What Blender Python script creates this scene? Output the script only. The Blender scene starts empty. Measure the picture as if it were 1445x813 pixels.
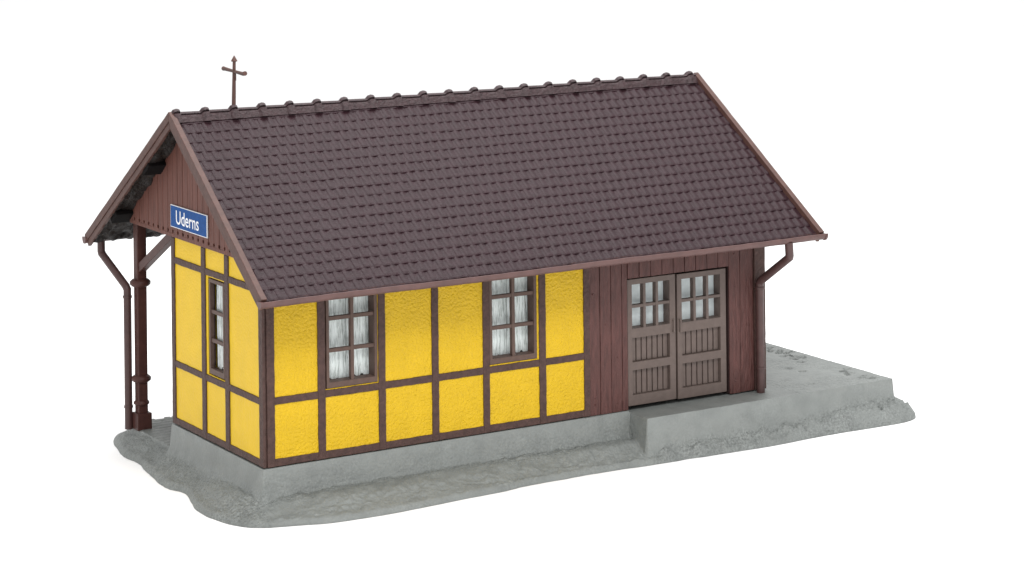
import bpy, bmesh, math, random
import numpy as np
from mathutils import Matrix, Vector, noise as mnoise

rnd = random.Random(7)
C = bpy.context.scene.collection
scene = bpy.context.scene

# ------------------------------------------------------------------ materials
def new_mat(name):
    m = bpy.data.materials.new(name); m.use_nodes = True
    nt = m.node_tree
    return m, nt, nt.nodes['Principled BSDF']

def plastic(name, col, rough=0.5, var=0.12, vscale=6.0, bump=0.0, bscale=40.0, bdetail=4.0, stretch=(1, 1, 1),
            bdist=0.02, spec=0.5, speck=None, col2=None, specmix=1.0, grain=None):
    """coloured moulded plastic: slight colour mottling, grain bump"""
    m, nt, b = new_mat(name)
    N, L = nt.nodes.new, nt.links.new
    tc = N('ShaderNodeTexCoord')
    mp = N('ShaderNodeMapping'); mp.inputs['Scale'].default_value = stretch
    L(tc.outputs['Object'], mp.inputs['Vector'])
    n1 = N('ShaderNodeTexNoise'); n1.inputs['Scale'].default_value = vscale; n1.inputs['Detail'].default_value = 5
    L(mp.outputs[0], n1.inputs['Vector'])
    r = N('ShaderNodeValToRGB')
    r.color_ramp.elements[0].position = 0.3; r.color_ramp.elements[1].position = 0.7
    lo = [c * (1 - var) for c in col]; hi = [min(1, c * (1 + var)) for c in col]
    if col2: lo = col2
    r.color_ramp.elements[0].color = (*lo, 1); r.color_ramp.elements[1].color = (*hi, 1)
    L(n1.outputs['Fac'], r.inputs['Fac'])
    out = r.outputs['Color']
    if speck:
        sc, amt, scol = speck
        n3 = N('ShaderNodeTexNoise'); n3.inputs['Scale'].default_value = sc; n3.inputs['Detail'].default_value = 3
        L(tc.outputs['Object'], n3.inputs['Vector'])
        r3 = N('ShaderNodeValToRGB'); r3.color_ramp.elements[0].position = amt; r3.color_ramp.elements[1].position = amt + 0.12; r3.color_ramp.elements[1].color = (specmix, specmix, specmix, 1)
        L(n3.outputs['Fac'], r3.inputs['Fac'])
        mx = N('ShaderNodeMix'); mx.data_type = 'RGBA'
        L(r3.outputs['Color'], mx.inputs[0]); L(out, mx.inputs[6]); mx.inputs[7].default_value = (*scol, 1)
        out = mx.outputs[2]
    if grain:
        sc, amt, msc = grain
        g1 = N('ShaderNodeTexNoise'); g1.inputs['Scale'].default_value = sc; g1.inputs['Detail'].default_value = 3; g1.inputs['Roughness'].default_value = .65
        L(tc.outputs['Object'], g1.inputs['Vector'])
        g2 = N('ShaderNodeTexNoise'); g2.inputs['Scale'].default_value = msc; g2.inputs['Detail'].default_value = 2
        L(tc.outputs['Object'], g2.inputs['Vector'])
        gr = N('ShaderNodeMapRange'); gr.inputs[1].default_value = .40; gr.inputs[2].default_value = .62; gr.inputs[3].default_value = amt * .25; gr.inputs[4].default_value = amt
        L(g2.outputs['Fac'], gr.inputs[0])
        g3 = N('ShaderNodeMapRange'); g3.inputs[1].default_value = .32; g3.inputs[2].default_value = .68; g3.inputs[3].default_value = -1; g3.inputs[4].default_value = 1; g3.clamp = True
        L(g1.outputs['Fac'], g3.inputs[0])
        ma = N('ShaderNodeMath'); ma.operation = 'MULTIPLY_ADD'; ma.inputs[2].default_value = 1.0
        L(g3.outputs[0], ma.inputs[0]); L(gr.outputs[0], ma.inputs[1])
        an = N('ShaderNodeAttribute'); an.attribute_name = 'grain'
        mm = N('ShaderNodeMath'); mm.operation = 'MULTIPLY'; L(gr.outputs[0], mm.inputs[0]); L(an.outputs['Fac'], mm.inputs[1]); L(mm.outputs[0], ma.inputs[1])
        vm = N('ShaderNodeVectorMath'); vm.operation = 'SCALE'
        L(out, vm.inputs[0]); L(ma.outputs[0], vm.inputs['Scale']); out = vm.outputs[0]  # flecks scale the colour, painting in relief shading the bump lacks
    L(out, b.inputs['Base Color'])
    b.inputs['Roughness'].default_value = rough
    b.inputs['Specular IOR Level'].default_value = spec
    if bump:
        n2 = N('ShaderNodeTexNoise'); n2.inputs['Scale'].default_value = bscale; n2.inputs['Detail'].default_value = bdetail
        L(mp.outputs[0], n2.inputs['Vector'])
        bp = N('ShaderNodeBump'); bp.inputs['Strength'].default_value = bump; bp.inputs['Distance'].default_value = bdist
        if grain: L(an.outputs['Fac'], bp.inputs['Strength'])
        L(n2.outputs['Fac'], bp.inputs['Height']); L(bp.outputs[0], b.inputs['Normal'])
    return m

M = {}
M['yellow_rough'] = plastic('yellow_plaster_rough', (0.570, 0.362, 0.005), 0.42, 0.05, 3, 0.9, 21, 3.0, bdist=0.045, spec=.3)
M['yellow'] = plastic('yellow_plaster', (0.645, 0.42, 0.010), 0.5, 0.04, 3, 0.4, 22, 3.0, bdist=0.03, spec=.25)
M['timber'] = plastic('dark_brown_timber', (0.060, 0.031, 0.026), 0.6, 0.24, 12, 0.8, 22, 5, bdist=0.025, spec=.3)
M['window_frame'] = plastic('taupe_window_frame', (0.086, 0.052, 0.041), 0.55, 0.12, 14, 0.25, 30, 4, bdist=0.01, spec=.3)
M['planks'] = plastic('red_brown_planks', (0.078, 0.030, 0.026), 0.55, 0.26, 6, 0.9, 9, 7, stretch=(2.6, 2.6, 0.45), bdist=0.04, spec=.35)
M['cladding'] = plastic('gable_boards', (0.108, 0.040, 0.029), 0.6, 0.22, 6, 0.8, 10, 6, stretch=(2.6, 2.6, 0.3), bdist=0.015, spec=.3)
M['groove'] = plastic('groove_backing', (0.028, 0.012, 0.011), 0.7, 0.1)
M['barge'] = plastic('barge_brown', (0.072, 0.033, 0.026), 0.55, 0.18, 9, 0.3, 24, 4, bdist=0.012, spec=.35)
M['gutter'] = plastic('gutter_brown', (0.088, 0.042, 0.038), 0.45, 0.16, 6, 0.2, 22, 4, bdist=0.01, spec=.4)
M['pipe'] = plastic('pipe_brown', (0.058, 0.028, 0.026), 0.45, 0.15, 8, 0.2, 22, 4, bdist=0.01, spec=.4)
M['post'] = plastic('post_brown', (0.060, 0.025, 0.021), 0.42, 0.15, 8, 0.25, 22, 4, bdist=0.01, spec=.2)
M['door'] = plastic('taupe_door', (0.108, 0.081, 0.071), 0.55, 0.10, 10, 0.25, 30, 4, bdist=0.01, spec=.3)
M['tiles'] = plastic('roof_tiles', (0.0240, 0.0105, 0.0135), 0.40, 0.18, 10, 0.7, 30, 4, bdist=0.014, spec=.15)
M['ridge'] = plastic('ridge_tiles', (0.035, 0.0195, 0.0215), 0.42, 0.35, 14, 0.8, 20, 4, bdist=0.025, spec=.22)
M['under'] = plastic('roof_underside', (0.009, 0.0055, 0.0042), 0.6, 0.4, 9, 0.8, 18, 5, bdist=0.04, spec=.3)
M['black'] = plastic('purlin_shade_black', (0.004, 0.003, 0.003), 0.8, 0.1, spec=.1)  # deep shade under the overhang put into the colour
M['base'] = plastic('grey_base', (0.178, 0.190, 0.183), 0.5, 0.10, 3, 1.0, 21, 8, bdist=0.045, spec=.4,
                    speck=(2.4, 0.50, (0.198, 0.209, 0.200)), specmix=.55, grain=(26, .38, 1.1))  # grain: relief shading of the rough moulding painted as light and dark flecks
M['blue'] = plastic('sign_blue', (0.006, 0.058, 0.215), 0.5, 0.14, 18, spec=.1)
M['white'] = plastic('sign_white', (0.78, 0.78, 0.80), 0.5, 0.03)
M['floor'] = plastic('white_studio_floor', (0.962, 0.962, 0.962), 0.8, 0.0, spec=0.1)
M['interior'] = plastic('dark_interior', (0.03, 0.03, 0.03), 0.9, 0.1)
M['frosted'] = plastic('pale_pane_print', (0.60, 0.66, 0.67), 0.25, 0.10, 8)

def curtain_mat():
    m, nt, b = new_mat('lace_curtain')
    N, L = nt.nodes.new, nt.links.new
    tc = N('ShaderNodeTexCoord'); mp = N('ShaderNodeMapping'); mp.inputs['Scale'].default_value = (40, 40, 3.2)
    L(tc.outputs['Object'], mp.inputs['Vector'])
    n = N('ShaderNodeTexNoise'); n.inputs['Scale'].default_value = 1.0; n.inputs['Detail'].default_value = 5; n.inputs['Roughness'].default_value = .75
    L(mp.outputs[0], n.inputs['Vector'])
    r = N('ShaderNodeValToRGB')
    e = r.color_ramp.elements
    e[0].position = 0.37; e[0].color = (0.38, 0.40, 0.38, 1); e[1].position = 0.52; e[1].color = (0.86, 0.88, 0.87, 1)  # lace flecks; the grey vertical streaks also paint the shade of folds
    L(n.outputs['Fac'], r.inputs['Fac']); L(r.outputs['Color'], b.inputs['Base Color'])
    b.inputs['Roughness'].default_value = 0.8
    return m
M['curtain'] = curtain_mat()

def glass_mat():
    m = bpy.data.materials.new('window_glass'); m.use_nodes = True
    nt = m.node_tree; nt.nodes.clear(); N, L = nt.nodes.new, nt.links.new
    o = N('ShaderNodeOutputMaterial'); mx = N('ShaderNodeMixShader'); t = N('ShaderNodeBsdfTransparent'); g = N('ShaderNodeBsdfGlossy')
    t.inputs['Color'].default_value = (0.93, 0.95, 0.95, 1); g.inputs['Roughness'].default_value = 0.08
    f = N('ShaderNodeFresnel'); f.inputs['IOR'].default_value = 1.35
    L(f.outputs[0], mx.inputs[0]); L(t.outputs[0], mx.inputs[1]); L(g.outputs[0], mx.inputs[2]); L(mx.outputs[0], o.inputs['Surface'])
    return m
M['glass'] = glass_mat()

# ------------------------------------------------------------------ mesh helpers
class MB:
    def __init__(s): s.v = []; s.f = []
    def add(s, vs, fs):
        o = len(s.v); s.v += [tuple(p) for p in vs]; s.f += [tuple(i + o for i in f) for f in fs]
    def box(s, x0, x1, y0, y1, z0, z1):
        s.add([(x, y, z) for z in (z0, z1) for y in (y0, y1) for x in (x0, x1)],
              [(0, 2, 3, 1), (4, 5, 7, 6), (0, 1, 5, 4), (2, 6, 7, 3), (0, 4, 6, 2), (1, 3, 7, 5)])
    def prism(s, poly, axis, a, b):
        """poly of 2D points extruded along axis (0 x,1 y,2 z) from a to b"""
        def P(p, t):
            q = list(p); q.insert(axis, t); return tuple(q)
        n = len(poly)
        s.add([P(p, a) for p in poly] + [P(p, b) for p in poly],
              [tuple(range(n)), tuple(range(2 * n - 1, n - 1, -1))] + [(i, (i + 1) % n, n + (i + 1) % n, n + i) for i in range(n)])
    def tube(s, pts, r, n=14, caps=True):
        pts = [Vector(p) for p in pts]; rs = r if isinstance(r, (list, tuple)) else [r] * len(pts)
        rings = []
        for i, p in enumerate(pts):
            if i == 0: t = pts[1] - p
            elif i == len(pts) - 1: t = p - pts[i - 1]
            else: t = (p - pts[i - 1]).normalized() + (pts[i + 1] - p).normalized()
            t.normalize()
            ref = Vector((1, 0, 0)) if abs(t.x) < .8 else Vector((0, 0, 1))
            u = t.cross(ref).normalized(); w = t.cross(u)
            k = 1.0
            if 0 < i < len(pts) - 1:
                c = max(.5, t.dot((p - pts[i - 1]).normalized())); k = 1 / c
            rings.append([p + (u * math.cos(a) + w * math.sin(a)) * rs[i] * (1 + (k - 1) * .5) for a in (2 * math.pi * j / n for j in range(n))])
        vs = [q for R in rings for q in R]; fs = []
        for i in range(len(rings) - 1):
            for j in range(n): fs.append((i * n + j, i * n + (j + 1) % n, (i + 1) * n + (j + 1) % n, (i + 1) * n + j))
        if caps: fs += [tuple(range(n))[::-1], tuple(range((len(rings) - 1) * n, len(rings) * n))]
        s.add(vs, fs)
    def beam(s, u0, u1, v0, v1, d0, d1, mp, along, jit=0.0038, seg=0.09):
        """timber strip with slightly wavering edges; mp maps (u,v,d) to xyz; along 'u' or 'v'"""
        L = (u1 - u0) if along == 'u' else (v1 - v0)
        n = max(2, int(L / seg)); vs = []; fs = []
        for i in range(n + 1):
            t = i / n; a, b, c = [rnd.uniform(-jit, jit) for _ in range(3)]
            if along == 'u':
                u = u0 + L * t; q = [(u, v0 + a, d0), (u, v1 + b, d0), (u, v1 + b, d1), (u, v0 + a, d1)]
            else:
                v = v0 + L * t; q = [(u0 + a, v, d0), (u1 + b, v, d0), (u1 + b, v, d1), (u0 + a, v, d1)]
            vs += [mp(*p) for p in q]
        for i in range(n):
            for j in range(4): fs.append((i * 4 + j, i * 4 + (j + 1) % 4, i * 4 + 4 + (j + 1) % 4, i * 4 + 4 + j))
        fs += [(0, 1, 2, 3), tuple(n * 4 + k for k in (3, 2, 1, 0))]
        s.add(vs, fs)
    def build(s, name, mat, parent=None, bevel=0.0, smooth=False, angle=40, loc=None):
        me = bpy.data.meshes.new(name); me.from_pydata(s.v, [], s.f)
        bm = bmesh.new(); bm.from_mesh(me)
        bmesh.ops.recalc_face_normals(bm, faces=bm.faces); bm.to_mesh(me); bm.free()
        o = bpy.data.objects.new(name, me); C.objects.link(o)
        me.materials.append(mat)
        if parent: o.parent = parent
        if bevel:
            b = o.modifiers.new('bevel', 'BEVEL'); b.width = bevel; b.segments = 2; b.limit_method = 'ANGLE'; b.angle_limit = math.radians(35)
        if smooth:
            for p in me.polygons: p.use_smooth = True
            if angle < 180: me.set_sharp_from_angle(angle=math.radians(angle))
        if loc: o.location = loc
        return o

def thing(name, label, cat, loc=(0, 0, 0)):
    o = bpy.data.objects.new(name, None); C.objects.link(o); o.location = loc; o.empty_display_size = .2
    o['label'] = label; o['category'] = cat
    return o

def front(u, v, d): return (u, d, v)          # front wall: u = x, v = z, d = depth into the wall
def gable(u, v, d): return (d, u, v)          # gable wall: u = y

def holed(mb, mp, u0, u1, v0, v1, d0, d1, holes, extra_u=(), extra_v=()):
    us = sorted(set([u0, u1] + [h[0] for h in holes] + [h[1] for h in holes] + list(extra_u)))
    vs = sorted(set([v0, v1] + [h[2] for h in holes] + [h[3] for h in holes] + list(extra_v)))
    def solid(i, j):
        if not (0 <= i < len(us) - 1 and 0 <= j < len(vs) - 1): return False
        cu, cv = (us[i] + us[i + 1]) / 2, (vs[j] + vs[j + 1]) / 2
        return not any(h[0] < cu < h[1] and h[2] < cv < h[3] for h in holes)
    idx = {}; V = []; F = []
    def P(i, j, d):
        k = (i, j, d)
        if k not in idx: idx[k] = len(V); V.append(mp(us[i], vs[j], d))
        return idx[k]
    for i in range(len(us) - 1):
        for j in range(len(vs) - 1):
            if not solid(i, j): continue
            F.append((P(i, j, d0), P(i + 1, j, d0), P(i + 1, j + 1, d0), P(i, j + 1, d0)))
            F.append((P(i, j, d1), P(i, j + 1, d1), P(i + 1, j + 1, d1), P(i + 1, j, d1)))
            for di, dj, a, b in ((-1, 0, (i, j), (i, j + 1)), (1, 0, (i + 1, j), (i + 1, j + 1)), (0, -1, (i, j), (i + 1, j)), (0, 1, (i, j + 1), (i + 1, j + 1))):
                if not solid(i + di, j + dj): F.append((P(*a, d0), P(*b, d0), P(*b, d1), P(*a, d1)))
    mb.add(V, F)

# ------------------------------------------------------------------ dimensions
L, W, YP = 10.0, 3.60, 5.30                 # length, depth of the rooms, outer edge of the porch
YR, HR, YE, ZE = 2.68, 5.37, -0.95, 2.86    # ridge and front eave of the tile plane
SL = (HR - ZE) / (YR - YE); ANG = math.atan(SL); SLEN = math.hypot(YR - YE, HR - ZE)
YB = 2 * YR - YE
def roof_z(y): return HR - SL * abs(y - YR)

# ------------------------------------------------------------------ studio floor
mb = MB(); mb.add([(-300, -300, -0.784), (300, -300, -0.784), (300, 300, -0.784), (-300, 300, -0.784)], [(0, 1, 2, 3)])
fl = mb.build('floor', M['floor']); fl['kind'] = 'structure'

# ------------------------------------------------------------------ grey moulded base
OUT = [(-0.155, 5.998), (-0.30, 5.5), (-0.435, 4.813), (-0.40, 4.2), (-0.494, 3.717), (-0.633, 2.566), (-0.494, 2.004), (-0.729, 1.099), (-0.741, 0.379),
       (-0.60, -0.15), (-0.30, -0.50), (0.235, -0.70), (0.887, -0.88), (1.887, -0.933), (2.975, -0.866), (4.099, -0.798), (4.409, -0.743), (5.261, -0.727),
       (6.258, -0.739), (6.816, -0.80), (7.60, -0.82), (8.694, -0.88), (9.611, -0.918), (10.612, -0.863), (11.573, -0.887), (12.378, -0.922),
       (12.80, -0.82), (13.0, -0.62), (13.08, -0.2), (13.0, 0.8), (13.1, 2.2), (12.95, 3.6), (12.7, 4.1), (11.4, 4.2), (10.6, 4.4), (10.3, 5.6), (9.6, 5.95),
       (7.2, 6.05), (4.6, 5.95), (2.2, 6.1), (0.6, 6.05), (0.05, 6.15)]
def fbm(X, Y, sc, seed, octv=4):
    out = np.zeros(X.size); xf, yf = X.ravel(), Y.ravel()
    for i in range(X.size):
        out[i] = mnoise.fractal(Vector((xf[i] * sc + seed, yf[i] * sc - seed, seed)), 0.9, 2.1, octv)
    return out.reshape(X.shape)

def sstep(t): t = np.clip(t, 0, 1); return t * t * (3 - 2 * t)

def make_base():
    # smooth outline (Catmull-Rom), densified
    n = len(OUT); dense = []
    for i in range(n):
        p0, p1, p2, p3 = [np.array(OUT[(i + k) % n]) for k in (-1, 0, 1, 2)]
        m = max(3, int(np.linalg.norm(p2 - p1) / 0.12))
        for k in range(m):
            t = k / m
            dense.append(.5 * ((2 * p1) + (-p0 + p2) * t + (2 * p0 - 5 * p1 + 4 * p2 - p3) * t * t + (-p0 + 3 * p1 - 3 * p2 + p3) * t ** 3))
    D = np.array(dense)
    wob = np.array([mnoise.noise(Vector((p[0] * 3.1, p[1] * 3.1, 3.3))) * .022 + mnoise.noise(Vector((p[0] * 9, p[1] * 9, 1.1))) * .008 for p in D])
    cen = np.array([6.2, 2.6]); dirv = (D - cen); dirv /= np.linalg.norm(dirv, axis=1)[:, None]
    D = D + dirv * wob[:, None]
    st = 0.034
    def axis(lo, hi, fine):     # finer lines where the moulding has its steps
        a = list(np.arange(lo, hi, st))
        for f in fine: a += list(np.arange(f - .13, f + .13, st / 3))
        a = np.unique(np.round(a, 4)); keep = [a[0]]
        for q in a[1:]:
            if q - keep[-1] > 0.008: keep.append(q)
        return np.array(keep)
    xs = axis(-0.95, 13.4, [-0.03, 6.97, 12.52]); ys = axis(-1.1, 6.35, [-0.06, -0.62])
    X, Y = np.meshgrid(xs, ys, indexing='ij')
    P = np.stack([X.ravel(), Y.ravel()], 1)
    A, B = D, np.roll(D, -1, 0)
    dist = np.full(len(P), 1e9); near = np.zeros_like(P); inside = np.zeros(len(P), bool)
    for a, b in zip(A, B):
        ab = b - a; t = np.clip(((P - a) @ ab) / (ab @ ab), 0, 1); q = a + t[:, None] * ab
        d = np.hypot(*(P - q).T); m = d < dist; dist[m] = d[m]; near[m] = q[m]
        c = (a[1] > P[:, 1]) != (b[1] > P[:, 1])
        if abs(b[1] - a[1]) > 1e-12:
            inside ^= c & (P[:, 0] < (b[0] - a[0]) * (P[:, 1] - a[1]) / (b[1] - a[1]) + a[0])
    inside = inside.reshape(X.shape); d = np.where(inside, dist.reshape(X.shape), 0)
    N1 = fbm(X, Y, 1.1, 2.3, 3); N2 = fbm(X, Y, 4.5, 8.1, 4); N3 = fbm(X, Y, 15.0, 5.7, 2)
    width = 0.55 + .12 * N1
    skirt = -0.78 + 0.10 * np.sqrt(np.clip(d / .07, 0, 1)) + 0.23 * sstep((d - .04) / width) + .026 * N2 * np.clip(d / .2, 0, 1)
    skirt = skirt + 0.022 * N3 * np.clip(d / .1, 0, 1)
    def rect(x0, x1, y0, y1):
        dx = np.maximum(np.maximum(x0 - X, X - x1), 0); dy = np.maximum(np.maximum(y0 - Y, Y - y1), 0)
        return np.hypot(dx, dy)
    dp = rect(-0.02, 10.02, -0.02, 3.61) + .008 * N1
    plinth = np.where(dp <= .02, -0.006, -0.006 - np.minimum((dp - .02) / .04, 1) * .40 - np.clip(dp - .06, 0, 9) / .15 * .3)
    plinth = plinth + .02 * N2 * np.clip((dp - .05) / .06, 0, 1) + .01 * N3 * np.clip((dp - .05) / .06, 0, 1)
    dd = rect(7.02, 12.48, -0.58, 3.62) + .012 * N1
    dock = np.where(dd <= 0.015, -0.03 + .004 * N3, -0.03 - np.minimum((dd - 0.015) / .035, 1) * .40 - np.clip(dd - .05, 0, 9) / .05 * .3 + .008 * N2 * np.clip(dd / .1, 0, 1))
    # rubble bank heaped against the right half of the ramp
    bank = -0.53 + .15 * sstep((X - 9.2) / 3.0) - np.clip((-Y - .62), 0, 9) * .75 - np.clip((X - 12.52), 0, 9) * .55 + .07 * N2 + .05 * N3
    bank = np.where((X > 7.2), bank, -9)
    bank = np.minimum(bank, -.78 + 1.6 * d + .05)
    top = np.maximum(plinth, dock)
    def smax(a, b, k):
        h = np.clip(.5 + .5 * (a - b) / k, 0, 1); return b * (1 - h) + a * h + k * h * (1 - h)
    low = smax(skirt, bank, .06)
    Z = smax(low, np.maximum(top, -3), .05)
    # keep the plinth edge under the walls and the ramp top crisp
    Z = np.where(dd <= .012, dock, np.where(dp <= .02, np.minimum(Z, -.004), Z))
    Z = np.where((dd <= .012) & (X > 7.0), dock, Z)
    # gravelly texture and a few pits on the open platform beyond the right end wall
    plat = (dd <= 0) & (X > 10.3)
    Z = Z + np.where(plat, .006 * N3 + .006 * np.sin(Y * 34 + 4 * N1) * (.5 + N2), 0)
    porch = (Y > 3.67) & (X > 0.0) & (d > .25) & (X < 9.9)
    Z = np.where(porch, -0.44 + .006 * N3 - .014 * ((np.abs(((Y / .17) % 1) - .5) > .42) | (np.abs(((X / .3 + .5 * (np.floor(Y / .17) % 2)) % 1) - .5) > .45)), Z)
    for cx, cy, n in ((12.25, 2.55, 12), (12.2, 1.95, 10), (12.15, 1.5, 3), (12.2, .35, 7), (12.25, -.1, 6), (11.2, -.35, 1), (12.1, -.42, 2), (11.6, 1.0, 2)):
        for _ in range(n):
            px, py = cx + rnd.uniform(-.22, .16), cy + rnd.uniform(-.3, .3)
            Z -= .11 * np.exp(-(((X - px) / rnd.uniform(.035, .07)) ** 2 + ((Y - py) / rnd.uniform(.03, .06)) ** 2) ** 2)
    rough = np.clip(.22 + .78 * sstep((low - np.maximum(top, -3) + .10) / .14), 0, 1)
    front = (Y < -.05) & (X > -.15) & (X < 7.0)
    face = np.clip((dp - .01) / .12, 0, 1) * np.clip((-.08 - Z) / .2, 0, 1)
    rough = np.where(front, np.maximum(.22 + .85 * face * np.clip(1.1 - (dp - .08) / .25, 0, 1), .38), rough)
    rough = np.where(plat, .60, rough); rough = np.where(porch, .35, rough)
    Z = np.where(inside, np.maximum(Z, -.775), -.78)
    ni, nj = X.shape
    px, py = X.copy(), Y.copy(); nr = near.reshape(ni, nj, 2)
    use = np.zeros((ni, nj), bool); F = []
    for i in range(ni - 1):
        for j in range(nj - 1):
            c = inside[i:i + 2, j:j + 2]
            if c.any():
                F.append((i * nj + j, (i + 1) * nj + j, (i + 1) * nj + j + 1, i * nj + j + 1)); use[i:i + 2, j:j + 2] = True
    edge = use & ~inside
    px[edge] = nr[edge][:, 0]; py[edge] = nr[edge][:, 1]
    remap = -np.ones(ni * nj, int); ids = np.where(use.ravel())[0]; remap[ids] = np.arange(len(ids))
    V = np.stack([px.ravel()[ids], py.ravel()[ids], Z.ravel()[ids]], 1)
    m = MB(); m.v = [tuple(v) for v in V.tolist()]; m.f = [tuple(int(remap[k]) for k in f) for f in F]
    o = m.build('model_base', M['base'], smooth=True, angle=48)
    at = o.data.attributes.new('grain', 'FLOAT', 'POINT'); at.data.foreach_set('value', rough.ravel()[ids].astype(np.float32))
    o['label'] = 'grey moulded base plate with raised loading ramp and wavy edge under the station'; o['category'] = 'base'
    return o
make_base()

# ------------------------------------------------------------------ the station
house = thing('station_building', 'yellow half-timbered station building with dark brown tiled roof and brown plank end', 'building', (0, 0, 0))
TW = 0.24                                             # wall thickness

# openings (u0,u1,v0,v1)
WIN = [(1.100, 2.066, 1.126, 2.90), (4.185, 5.148, 1.132, 2.90)]
GWIN = (1.45, 2.12, 1.125, 2.755)
LY = 6.14

mb = MB(); holed(mb, front, 0.054, LY, 0.010, 3.30, 0, TW, WIN)
fw = mb.build('plaster_wall', M['yellow_rough'], house)
mb = MB(); holed(mb, gable, 0.035, W, 0.02, 3.36, 0.0, TW * .98, [GWIN])
# gable plaster keeps clear of the front wall sheet
mb.v = [(min(x, 0.022) if y < 0.26 and x > 0.022 else x, y, z) for x, y, z in mb.v]
gw = mb.build('plaster_wall', M['yellow'], house)

# timber framing, front
D0, D1 = -0.022, 0.03
mb = MB()
posts = [(0.048, 0.189), (0.962, 1.098), (2.075, 2.205), (3.08, 3.212), (4.07, 4.197), (5.185, 5.320), (6.095, 6.215)]
for a, b in posts: mb.beam(a, b, 0.006, 3.2, D0, D1, front, 'v')
for i in range(len(posts) - 1):
    a, b = posts[i][1] - .004, posts[i + 1][0] + .004
    mb.beam(a, b, 0.008, .127, D0 + .003, D1, front, 'u')
    mb.beam(a, b, .995, 1.113, D0 + .003, D1, front, 'u')
    mb.beam(a, b, 2.97, 3.10, D0 + .003, D1, front, 'u')
mb.beam(.0205, .052, .004, 3.2, .006, .03, front, 'v', jit=.001)
mb.build('timber_frame', M['timber'], fw, bevel=.01)
# timber framing, gable
mb = MB(); G0, G1 = -0.024, 0.03
gposts = [(-0.020, 0.135), (1.275, 1.43), (2.20, 2.36), (3.475, 3.612)]
mb.beam(gposts[0][0], gposts[0][1], 0.012, 3.2, G0, 0.020, gable, 'v')
for a, b in gposts[1:]: mb.beam(a, b, 0.012, 3.22, G0, G1, gable, 'v')
for i in range(3):
    a, b = gposts[i][1] - .004, gposts[i + 1][0] + .004
    g1 = .02 if i == 0 else G1
    for z0, z1 in ((0.014, .125), (.998, 1.11), (2.775, 2.885)): mb.beam(a, b, z0, z1, G0 + .003, g1, gable, 'u')
mb.build('timber_frame', M['timber'], gw, bevel=.01)

# ------------------------------------------------------------------ windows
def window(w, h, depth, cols, rows_z, parent_loc, mp, curtains):
    """local u 0..w, v 0..h, d from -0.015 (front) to depth"""
    fr = MB()
    holes = []
    ft = .055; mw = .062
    ux = [ft, w - ft]
    fr2 = MB()
    holed(fr, mp, 0, w, 0, h, -.012, depth, [(ft, w - ft, .095, h - .06)])
    root = fr.build('window', M['window_frame'], house, bevel=.008, loc=parent_loc)
    if cols == 2:
        cu = w * .515
        fr2.beam(cu - mw / 2, cu + mw / 2, .09, h - .055, 0.004, .085, mp, 'v', jit=.002)
    for z in rows_z:
        if cols == 1: fr2 = MB()
        for a, b in ([(ft - .003, w * .515 - mw / 2), (w * .515 + mw / 2, w - ft + .003)] if cols == 2 else [(ft - .003, w - ft + .003)]):
            fr2.beam(a, b, z - .032, z + .032, 0.008, min(.075, depth - .035), mp, 'u', jit=.002)
        if cols == 1: fr2.build('muntin', M['window_frame'], root, bevel=.006)
    if cols == 2: fr2.build('muntin', M['window_frame'], root, bevel=.006)
    g = MB(); g.add([mp(ft + .001, .096, depth - .03), mp(w - ft - .001, .096, depth - .03), mp(w - ft - .001, h - .061, depth - .03), mp(ft + .001, h - .061, depth - .03)], [(0, 1, 2, 3)])
    g.build('pane', M['glass'], root)
    for (u0, u1, vb) in curtains:
        c = MB(); n = int((u1 - u0) / .008); rows = 26
        V = []; F = []
        for j in range(rows + 1):
            for i in range(n + 1):
                u = u0 + (u1 - u0) * i / n
                sc = abs(math.sin((u - u0) / .145 * math.pi)) * .045
                low = vb + .05 - sc + .02 * math.sin(u * 11)
                v = low + (h - .03 - low) * j / rows
                dd = depth + .012 + .009 * math.sin(u * 88 + .6 * math.sin(u * 23)) + .004 * math.sin(u * 41 + v * 3)
                V.append(mp(u, v, dd))
        for j in range(rows):
            for i in range(n): F.append((j * (n + 1) + i, j * (n + 1) + i + 1, (j + 1) * (n + 1) + i + 1, (j + 1) * (n + 1) + i))
        c.add(V, F); c.build('curtain', M['curtain'], root, smooth=True, angle=180)
    return root
w1 = window(.938, 1.71, .205, 2, [.605, 1.125], (1.122, 0, 1.134), front, [(.02, .47, .058), (.475, .925, .058)])
def copy_tree(o, parent=None):
    c = o.copy(); C.objects.link(c)
    if parent: c.parent = parent
    for ch in list(o.children): copy_tree(ch, c)
    return c
w2 = copy_tree(w1); w2.location = (4.203, 0, 1.140)
wg = window(.605, 1.585, .085, 1, [.56, 1.04], (0, 1.463, 1.150), gable, [(.17, .50, .10)])

# ------------------------------------------------------------------ plank walls
DOOR = (7.02, 9.215, -0.001, 2.290)
pw = MB()
holed(pw, front, LY + .002, L, 0, 3.30, .02, TW, [(DOOR[0], DOOR[1], 0, DOOR[3])])
plank = pw.build('plank_wall', M['groove'], house)
b = MB()
def vboards(mb, mp, cuts, v0, v1, d0, d1, gap=.011):
    for a, c in zip(cuts[:-1], cuts[1:]):
        k = rnd.uniform(-.003, .003)
        mb.beam(a + gap / 2, c - gap / 2, v0 + rnd.uniform(-.006, .0), v1, d0 + k, d1, mp, 'v', jit=.0025, seg=.2)
vboards(b, front, [6.218, 6.44, 6.67, 6.90, 7.02], 0, 3.25, 0.0, .05)
vboards(b, front, [9.215, 9.46, 9.765], 0, 3.25, 0.0, .05)
up = list(np.linspace(7.02, 9.215, 10))
vboards(b, front, up, 2.298, 3.25, -0.012, .05, gap=.013)
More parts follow.
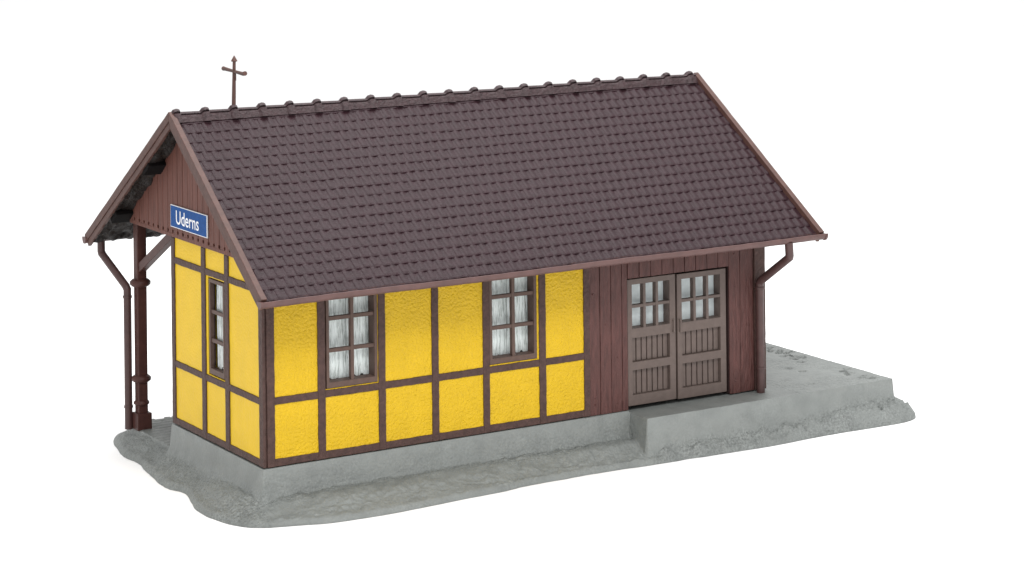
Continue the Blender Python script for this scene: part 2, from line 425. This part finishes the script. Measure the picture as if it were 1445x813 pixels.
# nail knots and small rings moulded on the boards
def knob(mb, u, v, r=.022, d=0.0):
    n = 12; ring = [(u + r * math.cos(2 * math.pi * k / n), v + r * math.sin(2 * math.pi * k / n)) for k in range(n)]
    ring2 = [(u + r * .6 * math.cos(2 * math.pi * k / n), v + r * .6 * math.sin(2 * math.pi * k / n)) for k in range(n)]
    V = [front(p[0], p[1], d + .01) for p in ring] + [front(p[0], p[1], d - .013) for p in ring2]
    mb.add(V, [(k, (k + 1) % n, n + (k + 1) % n, n + k) for k in range(n)] + [tuple(range(n, 2 * n))])
for u, v in ((6.33, .18), (6.55, .12), (6.80, .15), (6.55, 1.55), (6.3, 2.1), (6.78, 2.62), (6.55, 2.75), (6.32, 2.7), (8.0, 2.62), (9.34, .22), (9.33, 2.5), (9.35, 1.9), (9.6, 1.2), (9.62, .2), (9.6, 2.55), (6.33, .3), (9.33, .1), (6.8, .95), (9.33, 2.62)):
    knob(b, u, v, rnd.uniform(.014, .026))
bo = b.build('plank', M['planks'], plank, bevel=.006)
# corner strip
b = MB(); b.beam(9.772, 10.012, 0, 3.25, -.03, .06, front, 'v', jit=.003)
b.build('corner_post', M['timber'], plank, bevel=.01)
# right end wall, with gable, and rear wall
mb = MB()
def endpoly(): return [(TW, 0), (W, 0), (W, 3.2), (YP, 3.2), (YP, roof_z(YP) - .16), (YR, HR - .16), (0.02, roof_z(0.02) - .16), (0.02, 3.302), (TW, 3.302)]
mb.prism(endpoly(), 0, L - .2, L)
mb.build('plank_wall', M['planks'], house)
mb = MB(); mb.box(0.24, L - .2, W - .2, W, 0, 3.3)
mb.build('plank_wall', M['planks'], house)
mb = MB(); mb.box(TW, L - .2, 0.9, .94, 0, 3.28)
mb.build('interior_dark_sheet', M['interior'], house)  # dark sheet standing in for the unlit room behind the curtains

# ------------------------------------------------------------------ doors
def door_leaf(x0, x1, z0, z1, hside):
    w, h = x1 - x0, z1 - z0
    dp = 0.035
    sl, sr = .10, .125
    gl0, gl1 = h - .865, h - .095
    p1, p2 = (h - 1.455, h - 1.035), (h - 2.03, h - 1.60)
    fr = MB()
    holed(fr, front, 0, w, 0, h, 0, .22, [(sl, w - sr, gl0, gl1)], extra_v=[])
    o = fr.build('door', M['door'], house, bevel=.007, loc=(x0, dp, z0))
    # cut the two lower fields: a stile-and-rail face laid over a recessed back
    me = o.data; me.clear_geometry()
    fr = MB()
    holed(fr, front, 0, w, 0, h, 0, .10, [(sl, w - sr, gl0, gl1), (sl, w - sr, *p1), (sl, w - sr, *p2)])
    holed(fr, front, .02, w - .02, .02, h - .02, .1005, .22, [(sl, w - sr, gl0, gl1)])
    me.from_pydata(fr.v, [], fr.f)
    bm = bmesh.new(); bm.from_mesh(me); bmesh.ops.recalc_face_normals(bm, faces=bm.faces); bm.to_mesh(me); bm.free()
    sm = MB(); n = 7
    for (a, c) in (p1, p2):
        for k in range(n):
            u0 = sl + (w - sl - sr) * k / n; u1 = sl + (w - sl - sr) * (k + 1) / n
            sm.beam(u0 + .012, u1 - .012, a + .004, c - .004, .066, .102, front, 'v', jit=.002, seg=.2)
    sm.build('slat', M['door'], o, bevel=.005)
    mt = MB(); iw = (w - sl - sr)
    for k in (1, 2): mt.beam(sl + iw * k / 3 - .027, sl + iw * k / 3 + .027, gl0 - .002, gl1 + .002, .003, .11, front, 'v', jit=.0015)
    zc = (gl0 + gl1) / 2
    for k in range(3):
        a = sl + iw * k / 3 + (.027 if k else -.002); c = sl + iw * (k + 1) / 3 - (.027 if k < 2 else -.002)
        mt.beam(a, c, zc - .027, zc + .027, .006, .10, front, 'u', jit=.0015)
    mt.build('glazing_bar', M['door'], o, bevel=.006)
    g = MB(); g.box(sl + .002, w - sr - .002, .196, .21, gl0 + .002, gl1 - .002)
    g.build('pane', M['frosted'], o)
    hd = MB(); hx = w - .055 if hside > 0 else .05
    hd.box(hx - .014, hx + .014, -.022, .002, h - 1.02, h - .99); hd.box(hx - .014, hx + .014, -.022, .002, h - .83, h - .80)
    hd.box(hx - .012, hx + .012, -.036, -.018, h - 1.03, h - .79)
    hd.build('handle', M['door'], o, bevel=.004)
    return o
door_leaf(7.040, 8.065, .052, 2.268, 1)
door_leaf(8.105, 9.172, .040, 2.256, -1)
mb = MB(); mb.box(7.02, 9.215, .262, .30, 0, 2.32); mb.build('door_backing', M['interior'], house)

# ------------------------------------------------------------------ gable cladding
def roof_line(y): return roof_z(y) - .13
mb = MB(); X0, X1 = -0.075, -0.03
ZB = 3.245; n = 25; ycuts = np.linspace(0.0, YP, n + 1)
for a, c in zip(ycuts[:-1], ycuts[1:]):
    g = .007; r = .030; zc = 3.345
    A, B = a + g, c - g
    poly = []
    k = 6
    left = [(A, zc - r * 1.0)] + [(A + r * math.sin(math.pi * t / k), zc - r * math.cos(math.pi * t / k)) for t in range(1, k)] + [(A, zc + r)]
    right = [(B - (y - A), z) for y, z in left]
    top_l, top_r = (A, roof_line(A)), (B, roof_line(B))
    mid = [(YR, roof_line(YR))] if A < YR < B else []
    poly = [(A, ZB + .03)] + left + [top_l] + mid + [top_r] + right[::-1] + [(B, ZB + .03)]
    mb.prism(poly, 0, X0 + rnd.uniform(-.004, .003), X1)
mb.prism([(-.004, ZB), (YP + .004, ZB), (YP + .004, ZB + .062), (-.004, ZB + .062)], 0, X0 - .003, X1)
cl = mb.build('gable_cladding', M['cladding'], house, bevel=.004)
mb = MB(); mb.prism([(.005, ZB + .01), (YP - .005, ZB + .01), (YP - .005, roof_line(YP)), (YR, roof_line(YR)), (.005, roof_line(.005))], 0, X1 + .001, .0)
mb.build('backing_board', M['groove'], cl)

# ------------------------------------------------------------------ roof
XL_E, XL_R, XR_R, XR_E = -0.515, -0.44, 10.52, 10.585        # left/right verge at eave and ridge
def xl(s): return XL_E + (XL_R - XL_E) * s / SLEN
def xr(s): return XR_E + (XR_R - XR_E) * s / SLEN
ROWS = 19; PITCH = SLEN / (ROWS - .2); TWD = 0.172
def roof_pt(x, s, h, side):
    """s = distance up the slope from the eave, h = height off the tile plane"""
    y = YE + math.cos(ANG) * s - math.sin(ANG) * h; z = ZE + math.sin(ANG) * s + math.cos(ANG) * h
    if side < 0: y = 2 * YR - y
    return (x, y, z)
def tile_slope(side):
    V = []; F = []
    base = np.array([0.0, .04, .10, .17, .24, .30, .36, .44, .52, .60, .67, .73, .78, .83, .89, .95])
    for r in range(ROWS):
        s0 = r * PITCH; s1 = min((r + 1) * PITCH + .01, SLEN)
        off = (r % 2) * .5 * TWD + rnd.uniform(-.008, .008)
        k0 = int((xl(s0) - .1 - off) / TWD) - 1; k1 = int((xr(s0) + .1 - off) / TWD) + 1
        xs = []; tj = {}
        for k in range(k0, k1 + 1):
            lift = rnd.uniform(-.004, .005); sh = rnd.uniform(-.008, .008)
            for f in base: xs.append((off + (k + f) * TWD, f, lift, sh))
        a, b = xl(s0) + .05, xr(s0) - .05
        xs = [q for q in xs if a < q[0] < b]
        xs = [(a, .3, 0, 0)] + xs + [(b, .3, 0, 0)]
        def prof(f):
            t = min(f, 1 - f)
            if r == ROWS - 1: return 0.0
            return .010 * math.exp(-((f - .30) / .16) ** 2) - .007 * math.exp(-((f - .78) / .10) ** 2) - .006 * math.exp(-(t / .03) ** 2)
        rows = [(0.0, -.03, 0), (0.0, .006, 0), (.012, .0125, 1), (.07, .009, 1), (.17, .004, 1), (s1 - s0, .0, 1)]
        o = len(V); nx = len(xs)
        for ds, h, on in rows:
            for (x, f, lift, sh) in xs:
                hh = h + (prof(f) * (.4 if ds < .03 else 1.0) + lift * .6 if h > -.02 else 0)
                if ds < .03: hh += (0.005 * math.exp(-((f - .15) / .05) ** 2) + 0.005 * math.exp(-((f - .45) / .05) ** 2)) if h > 0 and r < ROWS - 1 else 0
                sag = 0
                V.append(roof_pt(x, s0 + ds + sh * (ds < .03) - sag * .8, hh, side))
        for i in range(len(rows) - 1):
            for j in range(nx - 1): F.append((o + i * nx + j, o + i * nx + j + 1, o + (i + 1) * nx + j + 1, o + (i + 1) * nx + j))
    m = MB(); m.v = V; m.f = F
    return m
roof_root = bpy.data.objects.new('roof', None); C.objects.link(roof_root); roof_root.parent = house
roof_root.empty_display_size = .2
tile_slope(1).build('roof_tiles', M['tiles'], roof_root, smooth=True, angle=35)
tile_slope(-1).build('roof_tiles', M['tiles'], roof_root, smooth=True, angle=35)
# slab under the tiles with a rough moulded underside
mb = MB()
for side in (1, -1):
    nx, ns = 150, 52; V = []; F = []
    for j in range(ns + 1):
        s = SLEN * j / ns
        for i in range(nx + 1):
            t = i / nx; t = t * t * .35 + t * .65
            x = xl(s) + .06 + (xr(s) - xl(s) - .12) * t
            q = Vector((x * 5.5, s * 5.5, side * 3.0))
            h = -.125 + .06 * mnoise.noise(q) + .045 * mnoise.noise(q * 2.7)
            if j in (0,): h = -.07
            V.append(roof_pt(x, s + .01, h, side))
    for j in range(ns):
        for i in range(nx): F.append((j * (nx + 1) + i, j * (nx + 1) + i + 1, (j + 1) * (nx + 1) + i + 1, (j + 1) * (nx + 1) + i))
    mb.add(V, F)
mb.build('roof_underside', M['under'], roof_root, smooth=True, angle=180)
# solid sheet between tiles and underside so no light leaks
mb = MB()
for side in (1, -1):
    mb.add([roof_pt(x, s, -.035, side) for s, x in ((.02, xl(0) + .06), (.02, xr(0) - .06), (SLEN - .001, xr(SLEN) - .06), (SLEN - .001, xl(SLEN) + .06))], [(0, 1, 2, 3)])
mb.build('roof_deck', M['under'], roof_root)
# purlins under the overhang, black colour standing in for the deep shade there
for s in (1.15, 2.95):
    pm = MB(); a = [roof_pt(0, s - .15, -.225, -1), roof_pt(0, s + .15, -.205, -1), roof_pt(0, s + .15, -.09, -1), roof_pt(0, s - .15, -.09, -1)]
    pm.prism([(p[1], p[2]) for p in a], 0, -.40, -.06); pm.build('purlin', M['black'], roof_root, bevel=.01)
# ridge
mb = MB(); RP = (XR_R - XL_R - .10) / 20.5
def ridge_ring(x, r, drop, lift=0):
    pts = []
    prof = [(-.150, -.112), (-.128, -.075), (-.10, -.028), (-.082, .000), (-.070, .004), (-.030, .008), (-.030, .024), (-.062, .030), (-.040, .050), (0, .058), (.04, .034), (.075, .012), (.11, -.035), (.135, -.08), (.150, -.112)]
    for dy, dz in prof:
        k = r
        pts.append((x, YR + dy * k, HR + .045 + lift + dz * k + (k - 1) * .02))
    return pts
V = []; F = []; np_ = 15
stations = []
for k in range(21):
    x0 = XL_R + .05 + k * RP; x1 = min(x0 + RP, XR_R - .05)
    j = rnd.uniform(-.006, .006)
    prof = [(0, 1.0, .0), (.03, 1.20, .022 + j), (.09, 1.28, .030 + j), (.135, 1.25, .024 + j), (.142, .98, .0), (.30, .97, -.003), (RP - .015, .93, -.006)]
    for dx, r, l in prof:
        if x0 + dx < x1 - .01: stations.append((x0 + dx, r, l))
stations.append((XR_R - .05, .95, 0))
for x, r, l in stations: V += ridge_ring(x, r, 0, l)
for i in range(len(stations) - 1):
    for j in range(np_ - 1): F.append((i * np_ + j, i * np_ + j + 1, (i + 1) * np_ + j + 1, (i + 1) * np_ + j))
F.append(tuple(range(np_))); F.append(tuple(range((len(stations) - 1) * np_, len(stations) * np_)))
mb.add(V, F); mb.build('ridge_cap', M['ridge'], roof_root, smooth=True, angle=38)
# barge boards: upper moulding and lower board, mitred at the ridge
def barge(xfun, sgn, side):
    m = MB()
    for (h0, h1, t0, t1) in ((-.035, .095, .0, .105), (-.138, -.037, .022, .085)):
        V = []; F = []; n = 22
        for i in range(n + 1):
            s = -.035 + (SLEN + .035) * i / n
            x = xfun(max(0, s))
            for (h, t) in ((h0, t0), (h1, t0), (h1, t1), (h0, t1)):
                p = roof_pt(x + sgn * t, s, h, 1)
                if i == n:      # mitre: end on the ridge plane
                    z = HR + (h / math.cos(ANG)); p = (p[0], YR - .0008, z)
                y = p[1] if side > 0 else 2 * YR - p[1]
                V.append((p[0] + rnd.uniform(-.002, .002), y, p[2] + rnd.uniform(-.002, .002)))
        for i in range(n):
            for j in range(4): F.append((i * 4 + j, i * 4 + (j + 1) % 4, i * 4 + 4 + (j + 1) % 4, i * 4 + 4 + j))
        F += [(0, 1, 2, 3), tuple(n * 4 + k for k in (3, 2, 1, 0))]
        m.add(V, F)
    return m.build('bargeboard', M['barge'], roof_root, bevel=.01)
barge(xl, 1, 1); barge(xl, 1, -1); barge(xr, -1, 1); barge(xr, -1, -1)
# gutters
def gutter(side):
    m = MB(); n = 10; R, r, E = .078, .062, 1.42
    x0, x1 = XL_E - .01, XR_E + .045
    yc, zc = YE - .05, ZE + .022
    xs = np.linspace(x0, x1, 70); V = []; F = []
    for i, x in enumerate(xs):
        wz = .006 * math.sin(x * 1.3) + rnd.uniform(-.003, .003)
        ring = [(R * math.cos(math.pi + math.pi * k / n), R * E * math.sin(math.pi + math.pi * k / n)) for k in range(n + 1)]
        ring += [(r * math.cos(math.pi * 2 - math.pi * k / n), r * E * math.sin(math.pi * 2 - math.pi * k / n) + .004) for k in range(n + 1)]
        for a, b_ in ring:
            y = yc + a; y = y if side > 0 else 2 * YR - y
            V.append((x, y, zc + b_ + wz))
    c = 2 * n + 2
    for i in range(len(xs) - 1):
        for j in range(c): F.append((i * c + j, i * c + (j + 1) % c, (i + 1) * c + (j + 1) % c, (i + 1) * c + j))
    m.add(V, F)
    for x in (x0, x1 - .03):   # closed ends
        m.prism([((yc + R * 1.08 * math.cos(math.pi + math.pi * k / n)) if side > 0 else 2 * YR - (yc + R * 1.08 * math.cos(math.pi + math.pi * k / n)), zc + R * E * 1.08 * math.sin(math.pi + math.pi * k / n)) for k in range(n + 1)], 0, x - .012, x + .03)
    return m.build('gutter', M['gutter'], roof_root, smooth=True, angle=40)
gutter(1); gutter(-1)
# wrought cross standing on the ridge
mb = MB(); cx, cy = .80, YR + .06
mb.tube([(cx - .012, cy, HR - .12), (cx, cy, HR + .35), (cx + .012, cy, HR + .90)], [.038, .034, .027], 10)
mb.tube([(cx + .01, cy - .44, HR + .715), (cx + .01, cy - .34, HR + .70), (cx + .01, cy, HR + .715), (cx + .01, cy + .36, HR + .73), (cx + .01, cy + .44, HR + .732)], [.04, .034, .027, .034, .04], 8)
mb.tube([(cx + .012, cy, HR + .875), (cx + .012, cy, HR + .89), (cx + .012, cy, HR + .90), (cx + .012, cy, HR + .985)], [.02, .058, .056, .006], 8)
mb.tube([(cx + .012, cy - .05, HR + .56), (cx + .012, cy - .03, HR + .70)], [.012, .02], 8)
mb.build('ridge_cross', M['barge'], roof_root, smooth=True, angle=50)

# ------------------------------------------------------------------ rainwater pipes
def downpipe(path, r, clips, foot):
    m = MB(); m.tube(path, r, 16)
    o = m.build('downpipe', M['pipe'], house, smooth=True, angle=45)
    for (x, y, z) in clips:
        k = MB(); k.tube([(x, y, z - .018), (x, y, z + .018)], r * 1.18, 16)
        k.build('pipe_clip', M['pipe'], o, smooth=True, angle=45)
    return o
downpipe([(9.80, -1.005, 2.80), (9.815, -1.005, 2.57), (9.825, -.985, 2.53), (9.81, -.155, 1.99), (9.81, -.125, 1.94), (9.81, -.125, -.026)], .075,
         [(9.81, -.125, 1.86), (9.81, -.125, .42)], None)
downpipe([(-.20, 6.37, 2.83), (-.20, 6.37, 2.60), (-.195, 6.35, 2.55), (-.10, 5.47, 2.09), (-.085, 5.435, 2.03), (-.085, 5.435, -.46)], .07,
         [(-.085, 5.435, 1.90), (-.085, 5.435, -.06)], None)
# ------------------------------------------------------------------ porch post
mb = MB(); px0, px1, py0, py1 = 0.005, .19, 5.185, 5.365
cx, cy = (px0 + px1) / 2, (py0 + py1) / 2
mb.box(px0, px1, py0, py1, -.30, 3.24)
post = mb.build('porch_post', M['post'], house, bevel=.018)
mb = MB(); mb.box(px0 - .04, px1 + .05, py0 - .05, py1 + .04, -.455, -.155)
mb.build('post_foot', M['post'], post, bevel=.015)
mb = MB()
def lathe(m, prof, n=20):
    V = []; F = []
    for r, z in prof: V += [(cx + r * math.cos(2 * math.pi * k / n), cy + r * math.sin(2 * math.pi * k / n), z) for k in range(n)]
    for i in range(len(prof) - 1):
        for k in range(n): F.append((i * n + k, i * n + (k + 1) % n, (i + 1) * n + (k + 1) % n, (i + 1) * n + k))
    F += [tuple(range(n)), tuple(range((len(prof) - 1) * n, len(prof) * n))]
    m.add(V, F)
for zc, rr, hh in ((2.16, .185, .06), (.45, .175, .055), (.02, .14, .04)):
    c = MB(); lathe(c, [(.10, zc - hh * 1.3), (rr * .8, zc - hh), (rr, zc - hh * .4), (rr, zc + hh * .4), (rr * .8, zc + hh), (.10, zc + hh * 1.3)])
    c.build('post_collar', M['post'], post, smooth=True, angle=50)
mb = MB()
a, b_ = Vector((cy - .05, 2.42)), Vector((3.72, 3.24)); d = (b_ - a).normalized(); nrm = Vector((-d.y, d.x)) * .075
mb.prism([tuple(a + nrm), tuple(a - nrm), tuple(b_ - nrm), tuple(b_ + nrm)], 0, .03, .17)
mb.build('bracket', M['post'], post, bevel=.012)

# ------------------------------------------------------------------ name sign
sign = thing('station_sign', 'blue rectangular name sign with white border and the name Uderns on the gable', 'sign', (-.085, 2.66, 3.62))
hw, hh = .755, .19
mb = MB(); mb.box(-.020, .004, -hw, hw, -hh, hh); mb.build('border', M['white'], sign, bevel=.004)
mb = MB(); mb.box(-.0245, -.0195, -hw + .012, hw - .020, -hh + .014, hh - .012); mb.build('panel', M['blue'], sign)
def text_mesh(txt, name, mat, parent, width, height, y_left, z_base, x):
    cu = bpy.data.curves.new(name, 'FONT'); cu.body = txt; cu.size = 1; cu.extrude = .0; cu.offset = .006; cu.resolution_u = 4
    to = bpy.data.objects.new(name, cu); C.objects.link(to)
    dg = bpy.context.evaluated_depsgraph_get(); dg.update()
    me = bpy.data.meshes.new_from_object(to.evaluated_get(dg))
    bpy.data.objects.remove(to)
    xs = [v.co.x for v in me.vertices]; ys = [v.co.y for v in me.vertices]
    x0, x1, y0, y1 = min(xs), max(xs), min(ys), max(ys)
    for v in me.vertices:       # reads from +y to -y when seen from -x
        u = (v.co.x - x0) / (x1 - x0) * width; w = (v.co.y) / (y1) * height
        v.co = (x, y_left - u, z_base + w)
    me.materials.clear(); me.materials.append(mat)
    o = bpy.data.objects.new(name, me); C.objects.link(o); o.parent = parent
    return o
text_mesh('Uderns', 'lettering', M['white'], sign, 0.945, .228, .505, -.11, -.0275)

# ------------------------------------------------------------------ camera
f, yaw, pitch, roll = 3415.05, 0.54722, 0.0, -0.011028
cp = Vector((-16.64509, -35.13254, 10.11326)); py = -235.59
fwd = Vector((math.sin(yaw) * math.cos(pitch), math.cos(yaw) * math.cos(pitch), -math.sin(pitch)))
right = Vector((math.cos(yaw), -math.sin(yaw), 0)); upv = right.cross(fwd)
c, s = math.cos(roll), math.sin(roll)
r2 = right * c + upv * s; u2 = upv * c - right * s
cam = bpy.data.cameras.new('camera'); co = bpy.data.objects.new('camera', cam); C.objects.link(co)
m = Matrix.Identity(4)
for i in range(3): m[i][0] = r2[i]; m[i][1] = u2[i]; m[i][2] = -fwd[i]; m[i][3] = cp[i]
co.matrix_world = m
cam.sensor_width = 36; cam.lens = f / 1445 * 36; cam.shift_y = -(406.5 - py) / 1445
cam.clip_start = .5; cam.clip_end = 1500
scene.camera = co

# ------------------------------------------------------------------ light: white studio
wd = bpy.data.worlds.new('World'); scene.world = wd; wd.use_nodes = True
wd.node_tree.nodes['Background'].inputs[0].default_value = (1, 1, 1, 1)
wd.node_tree.nodes['Background'].inputs[1].default_value = 1.045
def softbox(name, loc, target, size, power, col=(1, 1, 1)):
    l = bpy.data.lights.new(name, 'AREA'); l.shape = 'RECTANGLE'; l.size, l.size_y = size; l.energy = power; l.color = col
    o = bpy.data.objects.new(name, l); C.objects.link(o); o.location = loc
    o.rotation_euler = (Vector(target) - Vector(loc)).to_track_quat('-Z', 'Y').to_euler()
    return o
softbox('softbox_key', (-3, -19.5, 21.5), (5, 0, 0), (10, 7), 4800, (1, .99, .975))
softbox('softbox_top', (9, 3, 24), (8, 1, 0), (24, 20), 6800)
vs = scene.view_settings; vs.view_transform = 'Standard'; vs.look = 'None'; vs.exposure = 0; vs.gamma = 1
